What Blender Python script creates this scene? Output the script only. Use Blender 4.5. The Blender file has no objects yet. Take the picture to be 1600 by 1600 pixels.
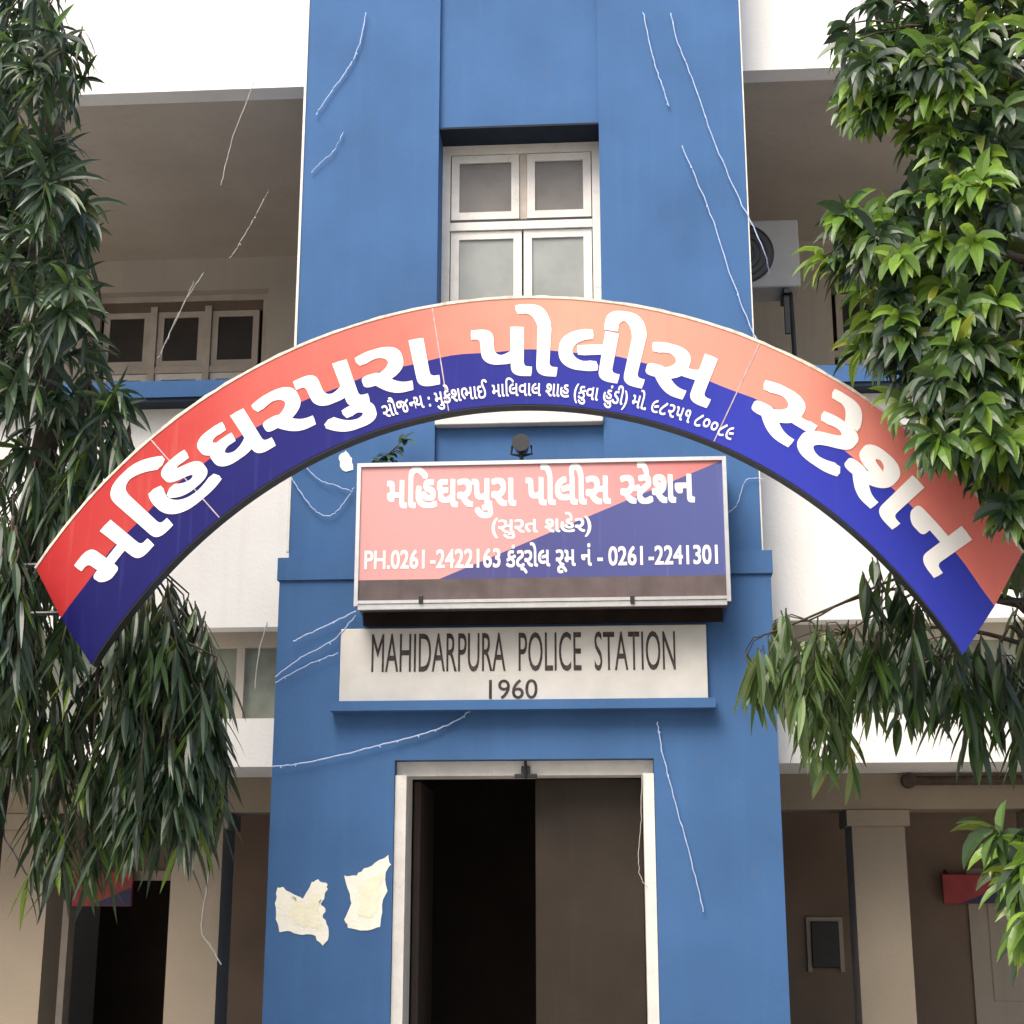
import bpy, bmesh, math, random
from mathutils import Vector, Matrix
R = math.radians
random.seed(7)
S = bpy.context.scene

# ------------------------------------------------------------------ camera
F, YAW, PITCH = 2430.0, R(3.9), R(15.0)
CAM = Vector((0.53, -8.7, 1.6))
cd = bpy.data.cameras.new('camera'); cam = bpy.data.objects.new('camera', cd)
S.collection.objects.link(cam); S.camera = cam
cd.sensor_width = 36; cd.lens = F/1600*36; cd.clip_start = 0.05; cd.clip_end = 2000
cam.location = CAM; cam.rotation_euler = (R(90)+PITCH, 0, YAW)
# ------------------------------------------------------------------ light
SUN_EL, SUN_AZ = R(55), R(-28)           # azimuth measured from the street side (-Y) towards +X
w = bpy.data.worlds.new('World'); S.world = w; w.use_nodes = True
nt = w.node_tree; bg = nt.nodes['Background']
sky = nt.nodes.new('ShaderNodeTexSky'); sky.sky_type = 'NISHITA'; sky.sun_disc = False
sky.sun_elevation = SUN_EL; sky.sun_rotation = R(180) - SUN_AZ
sky.air_density = 1.2; sky.dust_density = 6.0; sky.ozone_density = 1.0
nt.links.new(sky.outputs[0], bg.inputs[0]); bg.inputs[1].default_value = 0.12
sl = bpy.data.lights.new('sun', 'SUN'); sl.energy = 1.5; sl.angle = R(32); sl.color = (1, .95, .87)
so = bpy.data.objects.new('sun', sl); S.collection.objects.link(so)
sd = Vector((math.sin(SUN_AZ)*math.cos(SUN_EL), -math.cos(SUN_AZ)*math.cos(SUN_EL), math.sin(SUN_EL)))
so.rotation_euler = sd.to_track_quat('Z', 'Y').to_euler(); so.location = sd*30
vs = S.view_settings; vs.view_transform = 'Standard'; vs.look = 'None'; vs.gamma = 1; vs.exposure = 1.05
S.cycles.max_bounces = 8

# ------------------------------------------------------------------ layout helper: photo point -> place on a plane of given depth
_fw = Vector((-math.sin(YAW)*math.cos(PITCH), math.cos(YAW)*math.cos(PITCH), math.sin(PITCH)))
_rt = Vector((math.cos(YAW), math.sin(YAW), 0)); _up = _rt.cross(_fw)
def at(px, py, Y):
    d = _fw + _rt*((px-800)/F) + _up*((800-py)/F)
    return CAM + d*((Y-CAM.y)/d.y)

# ------------------------------------------------------------------ materials
def mat(name, col, rough=.6, spec=.4, var=.12, scale=3.0, bump=0.0, bscale=60, metal=0, streak=0.0, streak_col=(.1,.1,.1), dirt=0.0):
    m = bpy.data.materials.new(name); m.use_nodes = True; n = m.node_tree.nodes; l = m.node_tree.links
    p = n['Principled BSDF']; p.inputs['Roughness'].default_value = rough; p.inputs['Metallic'].default_value = metal
    p.inputs['Specular IOR Level'].default_value = spec
    tc = n.new('ShaderNodeTexCoord')
    nz = n.new('ShaderNodeTexNoise'); nz.inputs['Scale'].default_value = scale; nz.inputs['Detail'].default_value = 6
    l.new(tc.outputs['Object'], nz.inputs['Vector'])
    r = n.new('ShaderNodeValToRGB')
    c = Vector(col[:3])
    r.color_ramp.elements[0].position = .3; r.color_ramp.elements[0].color = (*(c*(1-var)), 1)
    r.color_ramp.elements[1].position = .7; r.color_ramp.elements[1].color = (*[min(1, x*(1+var)) for x in c], 1)
    l.new(nz.outputs['Fac'], r.inputs['Fac'])
    out = r.outputs['Color']
    if streak > 0:                       # rain streaks / grime, narrow in x and long in z
        mp = n.new('ShaderNodeMapping'); mp.inputs['Scale'].default_value = (14, 14, .9)
        l.new(tc.outputs['Object'], mp.inputs['Vector'])
        n2 = n.new('ShaderNodeTexNoise'); n2.inputs['Scale'].default_value = 1.0; n2.inputs['Detail'].default_value = 5
        l.new(mp.outputs[0], n2.inputs['Vector'])
        r2 = n.new('ShaderNodeValToRGB'); r2.color_ramp.elements[0].position = .52; r2.color_ramp.elements[1].position = .75
        r2.color_ramp.elements[0].color = (0, 0, 0, 1); r2.color_ramp.elements[1].color = (streak, streak, streak, 1)
        l.new(n2.outputs['Fac'], r2.inputs['Fac'])
        mx = n.new('ShaderNodeMixRGB'); l.new(r2.outputs[0], mx.inputs[0]); l.new(out, mx.inputs[1]); mx.inputs[2].default_value = (*streak_col, 1)
        out = mx.outputs[0]
    if dirt > 0:
        n3 = n.new('ShaderNodeTexNoise'); n3.inputs['Scale'].default_value = 11; n3.inputs['Detail'].default_value = 8; n3.inputs['Roughness'].default_value = .7
        l.new(tc.outputs['Object'], n3.inputs['Vector'])
        r3 = n.new('ShaderNodeValToRGB'); r3.color_ramp.elements[0].position = .58; r3.color_ramp.elements[1].position = .74
        r3.color_ramp.elements[0].color = (0, 0, 0, 1); r3.color_ramp.elements[1].color = (dirt, dirt, dirt, 1)
        l.new(n3.outputs['Fac'], r3.inputs['Fac'])
        mx = n.new('ShaderNodeMixRGB'); l.new(r3.outputs[0], mx.inputs[0]); l.new(out, mx.inputs[1]); mx.inputs[2].default_value = (.16, .14, .12, 1)
        out = mx.outputs[0]
    l.new(out, p.inputs['Base Color'])
    if bump > 0:
        nb = n.new('ShaderNodeTexNoise'); nb.inputs['Scale'].default_value = bscale; nb.inputs['Detail'].default_value = 4
        l.new(tc.outputs['Object'], nb.inputs['Vector'])
        b = n.new('ShaderNodeBump'); b.inputs['Strength'].default_value = bump; b.inputs['Distance'].default_value = .01
        l.new(nb.outputs['Fac'], b.inputs['Height']); l.new(b.outputs[0], p.inputs['Normal'])
    return m

def leaf_mat(name, dark, light, trans=.25, rough=.38):
    m = bpy.data.materials.new(name); m.use_nodes = True; n = m.node_tree.nodes; l = m.node_tree.links
    p = n['Principled BSDF']; out = n['Material Output']
    g = n.new('ShaderNodeNewGeometry'); r = n.new('ShaderNodeValToRGB')
    r.color_ramp.elements[0].color = (*dark, 1); r.color_ramp.elements[1].color = (*light, 1)
    r.color_ramp.elements[0].position = .15; r.color_ramp.elements[1].position = .93
    e3 = r.color_ramp.elements.new(.97); e3.color = (light[0]*1.35, light[1]*.95, light[2]*.8, 1)
    l.new(g.outputs['Random Per Island'], r.inputs['Fac'])
    l.new(r.outputs[0], p.inputs['Base Color']); p.inputs['Roughness'].default_value = rough; p.inputs['Specular IOR Level'].default_value = .5
    t = n.new('ShaderNodeBsdfTranslucent'); hs = n.new('ShaderNodeHueSaturation'); hs.inputs['Value'].default_value = 1.6; hs.inputs['Hue'].default_value = .48
    l.new(r.outputs[0], hs.inputs['Color']); l.new(hs.outputs[0], t.inputs['Color'])
    mx = n.new('ShaderNodeMixShader'); mx.inputs[0].default_value = trans
    l.new(p.outputs[0], mx.inputs[1]); l.new(t.outputs[0], mx.inputs[2]); l.new(mx.outputs[0], out.inputs['Surface'])
    return m

BLUE   = mat('blue_wall_paint', (.055, .131, .292), .75, .15, .13, 1.6, .10, 45, streak=.30, streak_col=(.065, .165, .35), dirt=.16)
WHITE  = mat('white_wall_paint', (.80, .79, .76), .7, .3, .04, 2.0, .2, 50, streak=.12, streak_col=(.55, .52, .46))
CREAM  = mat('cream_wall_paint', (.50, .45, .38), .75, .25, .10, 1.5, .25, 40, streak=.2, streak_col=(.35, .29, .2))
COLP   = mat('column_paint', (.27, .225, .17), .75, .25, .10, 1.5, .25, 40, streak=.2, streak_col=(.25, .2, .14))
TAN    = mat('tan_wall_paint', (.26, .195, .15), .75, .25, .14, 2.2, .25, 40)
STONE  = mat('white_plaque_stone', (.58, .57, .54), .6, .2, .08, 6, .1, 80, streak=.12, streak_col=(.5, .46, .4))
TRIM   = mat('white_frame_paint', (.70, .68, .64), .55, .4, .09, 9, .2, 60, dirt=.35)
TRIMD  = mat('dull_frame_paint', (.50, .44, .38), .6, .3, .12, 9, .2, 60)
GLASSF = mat('frosted_pane', (.27, .285, .27), .2, .5, .14, 5, .05, 30)
GLASSU = mat('dusty_pane', (.15, .138, .128), .25, .4, .18, 5, .05, 30)
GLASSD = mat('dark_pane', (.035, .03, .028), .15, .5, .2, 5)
SHADEB = mat('painted_shade_blue', (.012, .02, .035), .7, .2, .2, 6)  # shade colour for the strips under the window recess top and coping
SHADEBR = mat('painted_shade_brown', (.018, .012, .010), .8, .2, .3, 8)  # shadow colour for the strip below the light box
BOARD  = mat('brown_board', (.16, .115, .085), .6, .3, .15, 3, .1, 40)
DOORM  = mat('brown_door_paint', (.034, .026, .020), .6, .2, .15, 3, .1, 40, streak=.2, streak_col=(.07, .05, .04))
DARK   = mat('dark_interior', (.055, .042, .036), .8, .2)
BLACK  = mat('black_metal', (.018, .018, .02), .4, .5, .2, 20)
STEEL  = mat('aluminium_edge', (.62, .62, .62), .35, .5, .08, 20, metal=.6)
SEAM   = mat('sheet_seam', (.45, .36, .36), .6, .3, .3, 30)
EDGE   = mat('peeling_edge_tape', (.62, .56, .47), .6, .3, .3, 30)
GREYST = mat('grey_strip', (.12, .095, .095), .6, .2, .2, 8, streak=.4, streak_col=(.075, .05, .045))
GREEN  = mat('green_grey_jali', (.25, .27, .22), .5, .4, .18, 8, .1, 40)
CABLE  = mat('pale_cable', (.42, .52, .74), .5, .3, .1, 30)
CABLEG = mat('grey_cable', (.42, .40, .37), .5, .4, .1, 30)
PAPER  = mat('torn_paper', (.90, .89, .78), .8, .2, .04, 14, .3, 60, dirt=.08)
PAPER2 = mat('yellowed_paper', (.88, .85, .66), .8, .2, .06, 20, .3, 60, dirt=.1)
BARK   = mat('bark', (.075, .06, .048), .9, .1, .35, 14, .8, 40)
GROUND = mat('yard_concrete', (.30, .28, .25), .85, .2, .15, .6, .4, 20)
ACW    = mat('casing_white', (.46, .45, .43), .5, .3, .06, 8, dirt=.2)
LETW   = mat('white_lettering', (.84, .83, .82), .45, .4, .03, 10)
LETK   = mat('black_lettering', (.06, .05, .048), .7, .2, .5, 25, dirt=.3)
LEAF_D = leaf_mat('leaf_dark', (.018, .038, .020), (.052, .092, .042), .22, .36)
LEAF_G = leaf_mat('leaf_green', (.024, .055, .016), (.085, .16, .035), .28, .34)
LEAF_Y = leaf_mat('leaf_young', (.10, .20, .025), (.22, .36, .05), .38, .36)
LEAF_O = leaf_mat('leaf_olive', (.062, .115, .036), (.20, .30, .10), .25, .40)

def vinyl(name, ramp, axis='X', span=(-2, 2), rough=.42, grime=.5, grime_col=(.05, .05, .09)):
    """printed vinyl: stops along the board paint fading and, on the arch, shade and sheen, rain runs, blotches"""
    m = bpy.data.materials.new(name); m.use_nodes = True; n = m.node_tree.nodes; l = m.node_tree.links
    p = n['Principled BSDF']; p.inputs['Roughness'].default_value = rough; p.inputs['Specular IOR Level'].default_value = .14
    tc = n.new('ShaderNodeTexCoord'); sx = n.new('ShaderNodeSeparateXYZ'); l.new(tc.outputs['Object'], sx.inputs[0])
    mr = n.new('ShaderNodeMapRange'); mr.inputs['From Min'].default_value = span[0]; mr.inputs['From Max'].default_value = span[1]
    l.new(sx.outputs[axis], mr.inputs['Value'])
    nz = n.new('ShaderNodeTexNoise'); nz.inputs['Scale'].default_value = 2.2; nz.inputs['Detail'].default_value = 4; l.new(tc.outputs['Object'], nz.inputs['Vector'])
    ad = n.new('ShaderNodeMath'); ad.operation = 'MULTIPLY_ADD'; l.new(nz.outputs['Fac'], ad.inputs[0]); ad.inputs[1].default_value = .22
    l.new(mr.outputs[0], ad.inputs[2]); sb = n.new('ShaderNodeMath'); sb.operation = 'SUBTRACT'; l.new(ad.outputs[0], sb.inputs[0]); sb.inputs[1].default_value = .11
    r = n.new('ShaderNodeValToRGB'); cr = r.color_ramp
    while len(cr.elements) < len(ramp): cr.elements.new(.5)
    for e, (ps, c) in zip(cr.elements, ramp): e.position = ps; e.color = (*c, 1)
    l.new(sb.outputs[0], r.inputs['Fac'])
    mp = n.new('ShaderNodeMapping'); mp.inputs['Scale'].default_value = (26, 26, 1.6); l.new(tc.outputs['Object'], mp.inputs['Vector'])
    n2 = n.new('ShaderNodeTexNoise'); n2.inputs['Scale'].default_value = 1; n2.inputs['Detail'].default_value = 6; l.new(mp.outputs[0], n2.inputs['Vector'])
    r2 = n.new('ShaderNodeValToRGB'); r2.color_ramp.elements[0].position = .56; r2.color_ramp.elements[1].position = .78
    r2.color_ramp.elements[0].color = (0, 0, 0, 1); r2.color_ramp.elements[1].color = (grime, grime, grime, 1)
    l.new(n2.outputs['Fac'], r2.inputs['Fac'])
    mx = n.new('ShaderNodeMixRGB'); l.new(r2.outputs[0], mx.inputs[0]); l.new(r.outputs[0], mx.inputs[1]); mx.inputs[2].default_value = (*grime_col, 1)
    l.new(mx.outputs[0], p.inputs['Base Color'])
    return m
ARCH_RED = vinyl('arch_red_vinyl', [(0, (.38, .012, .016)), (.16, (.44, .045, .042)), (.38, (.56, .155, .125)), (.60, (.64, .31, .23)), (.80, (.66, .26, .20)), (1, (.66, .17, .14))], grime=.30, grime_col=(.50, .16, .12))  # tree shade at the left and mid-board sheen painted in along with fading
ARCH_BLU = vinyl('arch_blue_vinyl', [(0, (.005, .004, .075)), (.3, (.012, .012, .13)), (.55, (.022, .026, .23)), (.8, (.030, .040, .36)), (1, (.030, .042, .36))], grime=.35, grime_col=(.055, .065, .24))  # same left shade and sheen painted into the blue stops, with fading
BOX_PINK = vinyl('faded_pink_film', [(0, (.66, .35, .34)), (.6, (.66, .32, .32)), (1, (.62, .17, .16))], span=(-1, 1.2), rough=.25, grime=.4, grime_col=(.50, .30, .29))
BOX_BLUE = vinyl('faded_blue_film', [(0, (.10, .09, .20)), (.5, (.085, .088, .25)), (1, (.095, .115, .30))], span=(-1, 1.2), rough=.25, grime=.5, grime_col=(.15, .16, .36))

# ------------------------------------------------------------------ mesh helpers
class MB:
    def __init__(s): s.v = []; s.f = []; s.mi = []; s.cur = 0
    def add(s, vs, fs):
        o = len(s.v); s.v += [tuple(v) for v in vs]
        for f in fs: s.f.append([i+o for i in f]); s.mi.append(s.cur)
    def box(s, x0, x1, y0, y1, z0, z1):
        s.add([(x0,y0,z0),(x1,y0,z0),(x1,y1,z0),(x0,y1,z0),(x0,y0,z1),(x1,y0,z1),(x1,y1,z1),(x0,y1,z1)],
              [(0,3,2,1),(4,5,6,7),(0,1,5,4),(1,2,6,5),(2,3,7,6),(3,0,4,7)])
        return s
    def rbox(s, x0, x1, y0, y1, z0, z1, b=.01, seg=2):
        bm = bmesh.new(); bmesh.ops.create_cube(bm, size=1)
        for v in bm.verts: v.co = ((x0+x1)/2+v.co.x*(x1-x0), (y0+y1)/2+v.co.y*(y1-y0), (z0+z1)/2+v.co.z*(z1-z0))
        bmesh.ops.bevel(bm, geom=list(bm.edges), offset=b, segments=seg, affect='EDGES', profile=.5)
        bm.verts.index_update(); s.add([v.co[:] for v in bm.verts], [[v.index for v in f.verts] for f in bm.faces]); bm.free(); return s
    def wall(s, x0, x1, z0, z1, y0, y1, holes):
        xs = sorted({x0, x1, *[h[0] for h in holes], *[h[1] for h in holes]}); zs = sorted({z0, z1, *[h[2] for h in holes], *[h[3] for h in holes]})
        xs = [x for x in xs if x0 <= x <= x1]; zs = [z for z in zs if z0 <= z <= z1]
        def solid(i, k):
            if not (0 <= i < len(xs)-1 and 0 <= k < len(zs)-1): return False
            cx, cz = (xs[i]+xs[i+1])/2, (zs[k]+zs[k+1])/2
            return not any(h[0] < cx < h[1] and h[2] < cz < h[3] for h in holes)
        for i in range(len(xs)-1):
            for k in range(len(zs)-1):
                if not solid(i, k): continue
                a, b, c, d = xs[i], xs[i+1], zs[k], zs[k+1]
                s.add([(a,y0,c),(b,y0,c),(b,y0,d),(a,y0,d)], [(0,1,2,3)]); s.add([(a,y1,c),(b,y1,c),(b,y1,d),(a,y1,d)], [(3,2,1,0)])
                if not solid(i-1, k): s.add([(a,y0,c),(a,y1,c),(a,y1,d),(a,y0,d)], [(3,2,1,0)])
                if not solid(i+1, k): s.add([(b,y0,c),(b,y1,c),(b,y1,d),(b,y0,d)], [(0,1,2,3)])
                if not solid(i, k-1): s.add([(a,y0,c),(b,y0,c),(b,y1,c),(a,y1,c)], [(3,2,1,0)])
                if not solid(i, k+1): s.add([(a,y0,d),(b,y0,d),(b,y1,d),(a,y1,d)], [(0,1,2,3)])
        return s
    def tube(s, pts, r, n=8, r2=None):
        pts = [Vector(p) for p in pts]; N = len(pts); rings = []
        for i, p in enumerate(pts):
            t = (pts[min(i+1, N-1)]-pts[max(i-1, 0)]).normalized()
            a = t.cross(Vector((0, 0, 1)) if abs(t.z) < .9 else Vector((1, 0, 0))).normalized(); b = t.cross(a)
            rr = r if r2 is None else r+(r2-r)*i/(N-1)
            rings.append([p+(a*math.cos(2*math.pi*k/n)+b*math.sin(2*math.pi*k/n))*rr for k in range(n)])
        vs = [v for rg in rings for v in rg]; fs = []
        for i in range(N-1):
            for k in range(n): fs.append((i*n+k, i*n+(k+1) % n, (i+1)*n+(k+1) % n, (i+1)*n+k))
        fs.append(tuple(range(n-1, -1, -1))); fs.append(tuple((N-1)*n+k for k in range(n)))
        s.add(vs, fs); return s
    def prism(s, poly, y0, y1):     # poly in (x, z), extruded along y
        n = len(poly); s.add([(x, y0, z) for x, z in poly]+[(x, y1, z) for x, z in poly],
            [tuple(range(n)), tuple(range(2*n-1, n-1, -1))]+[(i, n+i, n+(i+1) % n, (i+1) % n) for i in range(n)]); return s
    def cyl(s, c, r, y0, y1, n=24, r2=None):
        r2 = r if r2 is None else r2
        a = [(c[0]+r*math.cos(2*math.pi*k/n), y0, c[1]+r*math.sin(2*math.pi*k/n)) for k in range(n)]
        b = [(c[0]+r2*math.cos(2*math.pi*k/n), y1, c[1]+r2*math.sin(2*math.pi*k/n)) for k in range(n)]
        s.add(a+b, [tuple(range(n)), tuple(range(2*n-1, n-1, -1))]+[(k, n+k, n+(k+1) % n, (k+1) % n) for k in range(n)]); return s
    def build(s, name, mats, parent=None, smooth=False):
        me = bpy.data.meshes.new(name); me.from_pydata(s.v, [], s.f)
        ms = mats if isinstance(mats, (list, tuple)) else [mats]
        for m in ms: me.materials.append(m)
        if len(ms) > 1: me.polygons.foreach_set('material_index', s.mi)
        bm = bmesh.new(); bm.from_mesh(me)
        if not smooth and len(s.f) < 20000: bmesh.ops.recalc_face_normals(bm, faces=bm.faces)
        bm.to_mesh(me); bm.free()
        if smooth: me.polygons.foreach_set('use_smooth', [True]*len(me.polygons))
        me.update()
        o = bpy.data.objects.new(name, me); S.collection.objects.link(o)
        if parent is not None:
            o.parent = parent; 
            o.matrix_parent_inverse = PW[parent.name].inverted() if parent.name in PW else Matrix()
        PW[o.name] = Matrix()
        return o
PW = {}
def thing(name, label, cat, loc=(0, 0, 0), group=None):
    o = bpy.data.objects.new(name, None); S.collection.objects.link(o); o.location = loc; o.empty_display_size = .2
    PW[o.name] = Matrix.Translation(Vector(loc)); o['label'] = label; o['category'] = cat
    if group: o['group'] = group
    return o
def tag(o, label, cat, group=None):
    o['label'] = label; o['category'] = cat
    if group: o['group'] = group
    return o

# ------------------------------------------------------------------ lettering
def flat(text, cut=None, res=4):
    """flat glyph outlines of a line of text as (verts2d, faces); cut removes that much from the right (joined half letters)"""
    c = bpy.data.curves.new('line', 'FONT'); c.body = text; c.size = 1; c.resolution_u = res
    o = bpy.data.objects.new('line', c); S.collection.objects.link(o)
    me = o.evaluated_get(bpy.context.evaluated_depsgraph_get()).to_mesh()
    bm = bmesh.new(); bm.from_mesh(me)
    if cut:
        xm = max(v.co.x for v in bm.verts)
        bmesh.ops.bisect_plane(bm, geom=list(bm.verts)+list(bm.edges)+list(bm.faces), plane_co=(xm-cut, 0, 0), plane_no=(1, 0, 0), clear_outer=True)
    bmesh.ops.triangulate(bm, faces=bm.faces)
    bmesh.ops.subdivide_edges(bm, edges=[e for e in bm.edges if e.calc_length() > .25], cuts=1)
    bmesh.ops.triangulate(bm, faces=bm.faces); bm.verts.index_update()
    V = [(v.co.x, v.co.y) for v in bm.verts]; Fc = [[v.index for v in f.verts] for f in bm.faces]
    bm.free(); bpy.data.objects.remove(o); bpy.data.curves.remove(c)
    return V, Fc
SP = [.28]
def line_of(pieces, gap=.06):
    """pieces: strings or (string, cut) joined left to right"""
    V, Fc = [], []; x = 0
    for p in pieces:
        if p == ' ': x += SP[0]; continue
        g = flat(*p) if isinstance(p, tuple) else flat(p)
        x0 = min(v[0] for v in g[0]); o = len(V)
        V += [(v[0]-x0+x, v[1]) for v in g[0]]; Fc += [[i+o for i in f] for f in g[1]]
        x = max(v[0] for v in V) + (-.015 if isinstance(p, tuple) else gap)
    return V, Fc
def thick(g, r, n=12):
    """embolden: the same outlines stepped round a small circle, each copy a hair in front of the last"""
    out = [(0, 0, 0)]
    if r > 0:
        out += [(r*a, r*b, 0) for a in (-.5, .5) for b in (-.5, .5)]
        out += [(r*a, r*b*.9, 0) for a, b in ((-1, -1), (-.4, -1), (.4, -1), (1, -1), (1, -.4), (1, .4), (1, 1), (.4, 1), (-.4, 1), (-1, 1), (-1, .4), (-1, -.4))]
    V, Fc = [], []
    for i, (dx, dy, _) in enumerate(out):
        o = len(V); V += [(v[0]+dx, v[1]+dy, i) for v in g[0]]; Fc += [[k+o for k in f] for f in g[1]]
    return V, Fc
def letter(name, g, r, fit, m, parent):
    """fit(u, v, layer) -> world; u in 0..1 across the line, v in glyph units"""
    V, Fc = thick(g, r); x0 = min(v[0] for v in V); x1 = max(v[0] for v in V)
    mb = MB(); mb.add([fit((v[0]-x0)/(x1-x0), v[1], v[2]) for v in V], Fc)
    me_o = mb.build(name, m, parent, smooth=True)
    for p in me_o.data.polygons: p.use_smooth = False
    return me_o
HS = ('સ', .17)
# ================================================================== SETTING
g = MB(); g.add([(-600, -600, 0), (600, -600, 0), (600, 600, 0), (-600, 600, 0)], [(0, 1, 2, 3)])
g.build('ground', GROUND)['kind'] = 'structure'

# ================================================================== POLICE STATION
B = thing('police_station', 'blue and white two storey police station with a central entrance tower', 'building', (0, 0, 0))
TW, BW, BACK = 1.365, 1.405, 3.05
WX0, WX1, WZ0, WZ1 = -.52, .475, 4.465, 6.435
# tower
MB().wall(-TW, TW, 3.67, 8.4, 0, .30, [(WX0, WX1, 3.80, 8.41)]).build('tower_wall', BLUE, B)
MB().wall(WX0, WX1, 3.80, 8.4, .035, .30, [(WX0, WX1, WZ0, WZ1)] if False else [(WX0+.0001, WX1-.0001, WZ0, WZ1)]).build('bay_panel', BLUE, B)
for s in (-1, 1): MB().box(min(s*TW, s*TW-s*.25), max(s*TW, s*TW-s*.25), .30, BACK, 3.68, 8.4).build('tower_return', BLUE, B)
MB().box(-TW+.25, TW-.25, .3, BACK, 8.2, 8.4).build('tower_roof', BLUE, B)
DX0, DX1, DZ = -.715, .722, 2.507
MB().wall(-BW, BW, 0, 3.54, -.04, .26, [(DX0, DX1, -1, DZ)]).build('tower_base', BLUE, B)
MB().box(-BW-.012, BW+.012, -.055, .26, 3.54, 3.672).build('string_course', BLUE, B)
for s in (-1, 1): MB().box(min(s*BW, s*BW-s*.25), max(s*BW, s*BW-s*.25), .26, BACK, 0, 3.54).build('base_return', BLUE, B)
MB().box(-TW-.016, -TW-.001, -.006, .02, 3.72, 8.3).build('corner_trim', TRIM, B)
MB().box(TW+.001, TW+.008, -.004, .02, 3.68, 8.3).build('corner_trim', TRIM, B)
# corridor behind the entrance
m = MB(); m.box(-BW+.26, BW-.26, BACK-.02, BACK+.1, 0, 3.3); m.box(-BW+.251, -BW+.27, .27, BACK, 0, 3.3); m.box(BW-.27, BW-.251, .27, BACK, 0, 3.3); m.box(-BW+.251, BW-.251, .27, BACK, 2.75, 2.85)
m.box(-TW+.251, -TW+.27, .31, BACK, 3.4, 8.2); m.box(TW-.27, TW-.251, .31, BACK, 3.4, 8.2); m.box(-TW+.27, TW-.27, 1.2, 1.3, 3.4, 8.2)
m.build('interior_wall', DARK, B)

# entrance frame and doors
D = MB(); t = .065
D.box(DX0+.002, DX0+t, -.02, .24, 0, DZ-.082); D.box(DX1-t*.95, DX1-.002, -.046, .24, 0, DZ-.082); D.box(DX0+.002, DX1-.002, .035, .24, DZ-.082, DZ-.002)
DO = D.build('door_frame', TRIM, B)
m = MB(); m.rbox(.055, DX1-t, .20, .245, .02, DZ-.088, .006); 
DL = m.build('door_leaf', DOORM, B)
m = MB(); m.rbox(-.012, .036, .01, .034, 2.43, 2.475, .004); m.rbox(-.05, .075, .012, .034, 2.41, 2.432, .003); m.tube([(.012, .0, 2.40), (.012, .0, 2.50)], .008); m.build('door_bolt', BLACK, B)
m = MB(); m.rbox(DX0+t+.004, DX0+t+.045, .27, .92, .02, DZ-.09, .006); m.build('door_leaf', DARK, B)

# tower window
MB().box(WX0+.002, WX1-.002, .012, .26, WZ1-.014, WZ1-.001).build('recess_shade_strip', SHADEB, B)  # added dark strip: paints the shade under the top of the recess
WY = .27
WF = MB(); f = .05
WF.box(WX0, WX0+f, WY-.04, WY+.05, WZ0+.10, WZ1-.016); WF.box(WX1-f, WX1, WY-.04, WY+.05, WZ0+.10, WZ1-.016)
WF.box(WX0+f, WX1-f, WY-.04, WY+.05, WZ1-.075, WZ1-.016)
zt = at(815, 345, WY).z
WF.box(WX0+f, WX1-f, WY-.045, WY+.05, zt-.075, zt-.022)
WIN = WF.build('window', TRIM, B)
MB().box(WX0+f, WX1-f, WY-.02, WY+.04, zt-.022, zt+.004).build('gap_strip', BLACK, WIN)
MB().rbox(WX0+.002, WX1-.002, -.03, WY+.04, WZ0+.004, WZ0+.10, .006).build('sill', TRIM, WIN)
def sash(x0, x1, z0, z1, y, fr, glass, frame_m, parent, ins=.045, bars=None):
    s = MB(); s.box(x0, x0+ins, y, y+.035, z0, z1); s.box(x1-ins, x1, y, y+.035, z0, z1); s.box(x0+ins, x1-ins, y, y+.035, z0, z0+ins); s.box(x0+ins, x1-ins, y, y+.035, z1-ins, z1)
    for bz in (bars or []): s.box(x0+ins, x1-ins, y+.003, y+.032, bz-.014, bz+.014)
    s.build('sash', frame_m, parent)
    MB().box(x0+ins, x1-ins, y+.014, y+.02, z0+ins, z1-ins).build('pane', glass, parent)
xm = (WX0+WX1)/2 + .01
sash(WX0+f+.006, xm-.022, zt+.006, WZ1-.08, WY-.025, .04, GLASSU, TRIM, WIN, .05)
sash(xm+.028, WX1-f-.006, zt+.006, WZ1-.08, WY-.025, .04, GLASSU, TRIM, WIN, .05)
MB().box(xm-.020, xm+.026, WY-.012, WY+.03, zt+.006, WZ1-.077).build('mullion', TRIMD, WIN)
zc = 5.02
for x0, x1 in ((WX0+f+.006, xm-.006), (xm+.006, WX1-f-.006)):
    sash(x0, x1, zc+.006, zt-.08, WY-.03, .04, GLASSF, TRIM, WIN, .052)
    sash(x0, x1, WZ0+.105, zc-.006, WY-.03, .04, GLASSF, TRIM, WIN, .052)

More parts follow.
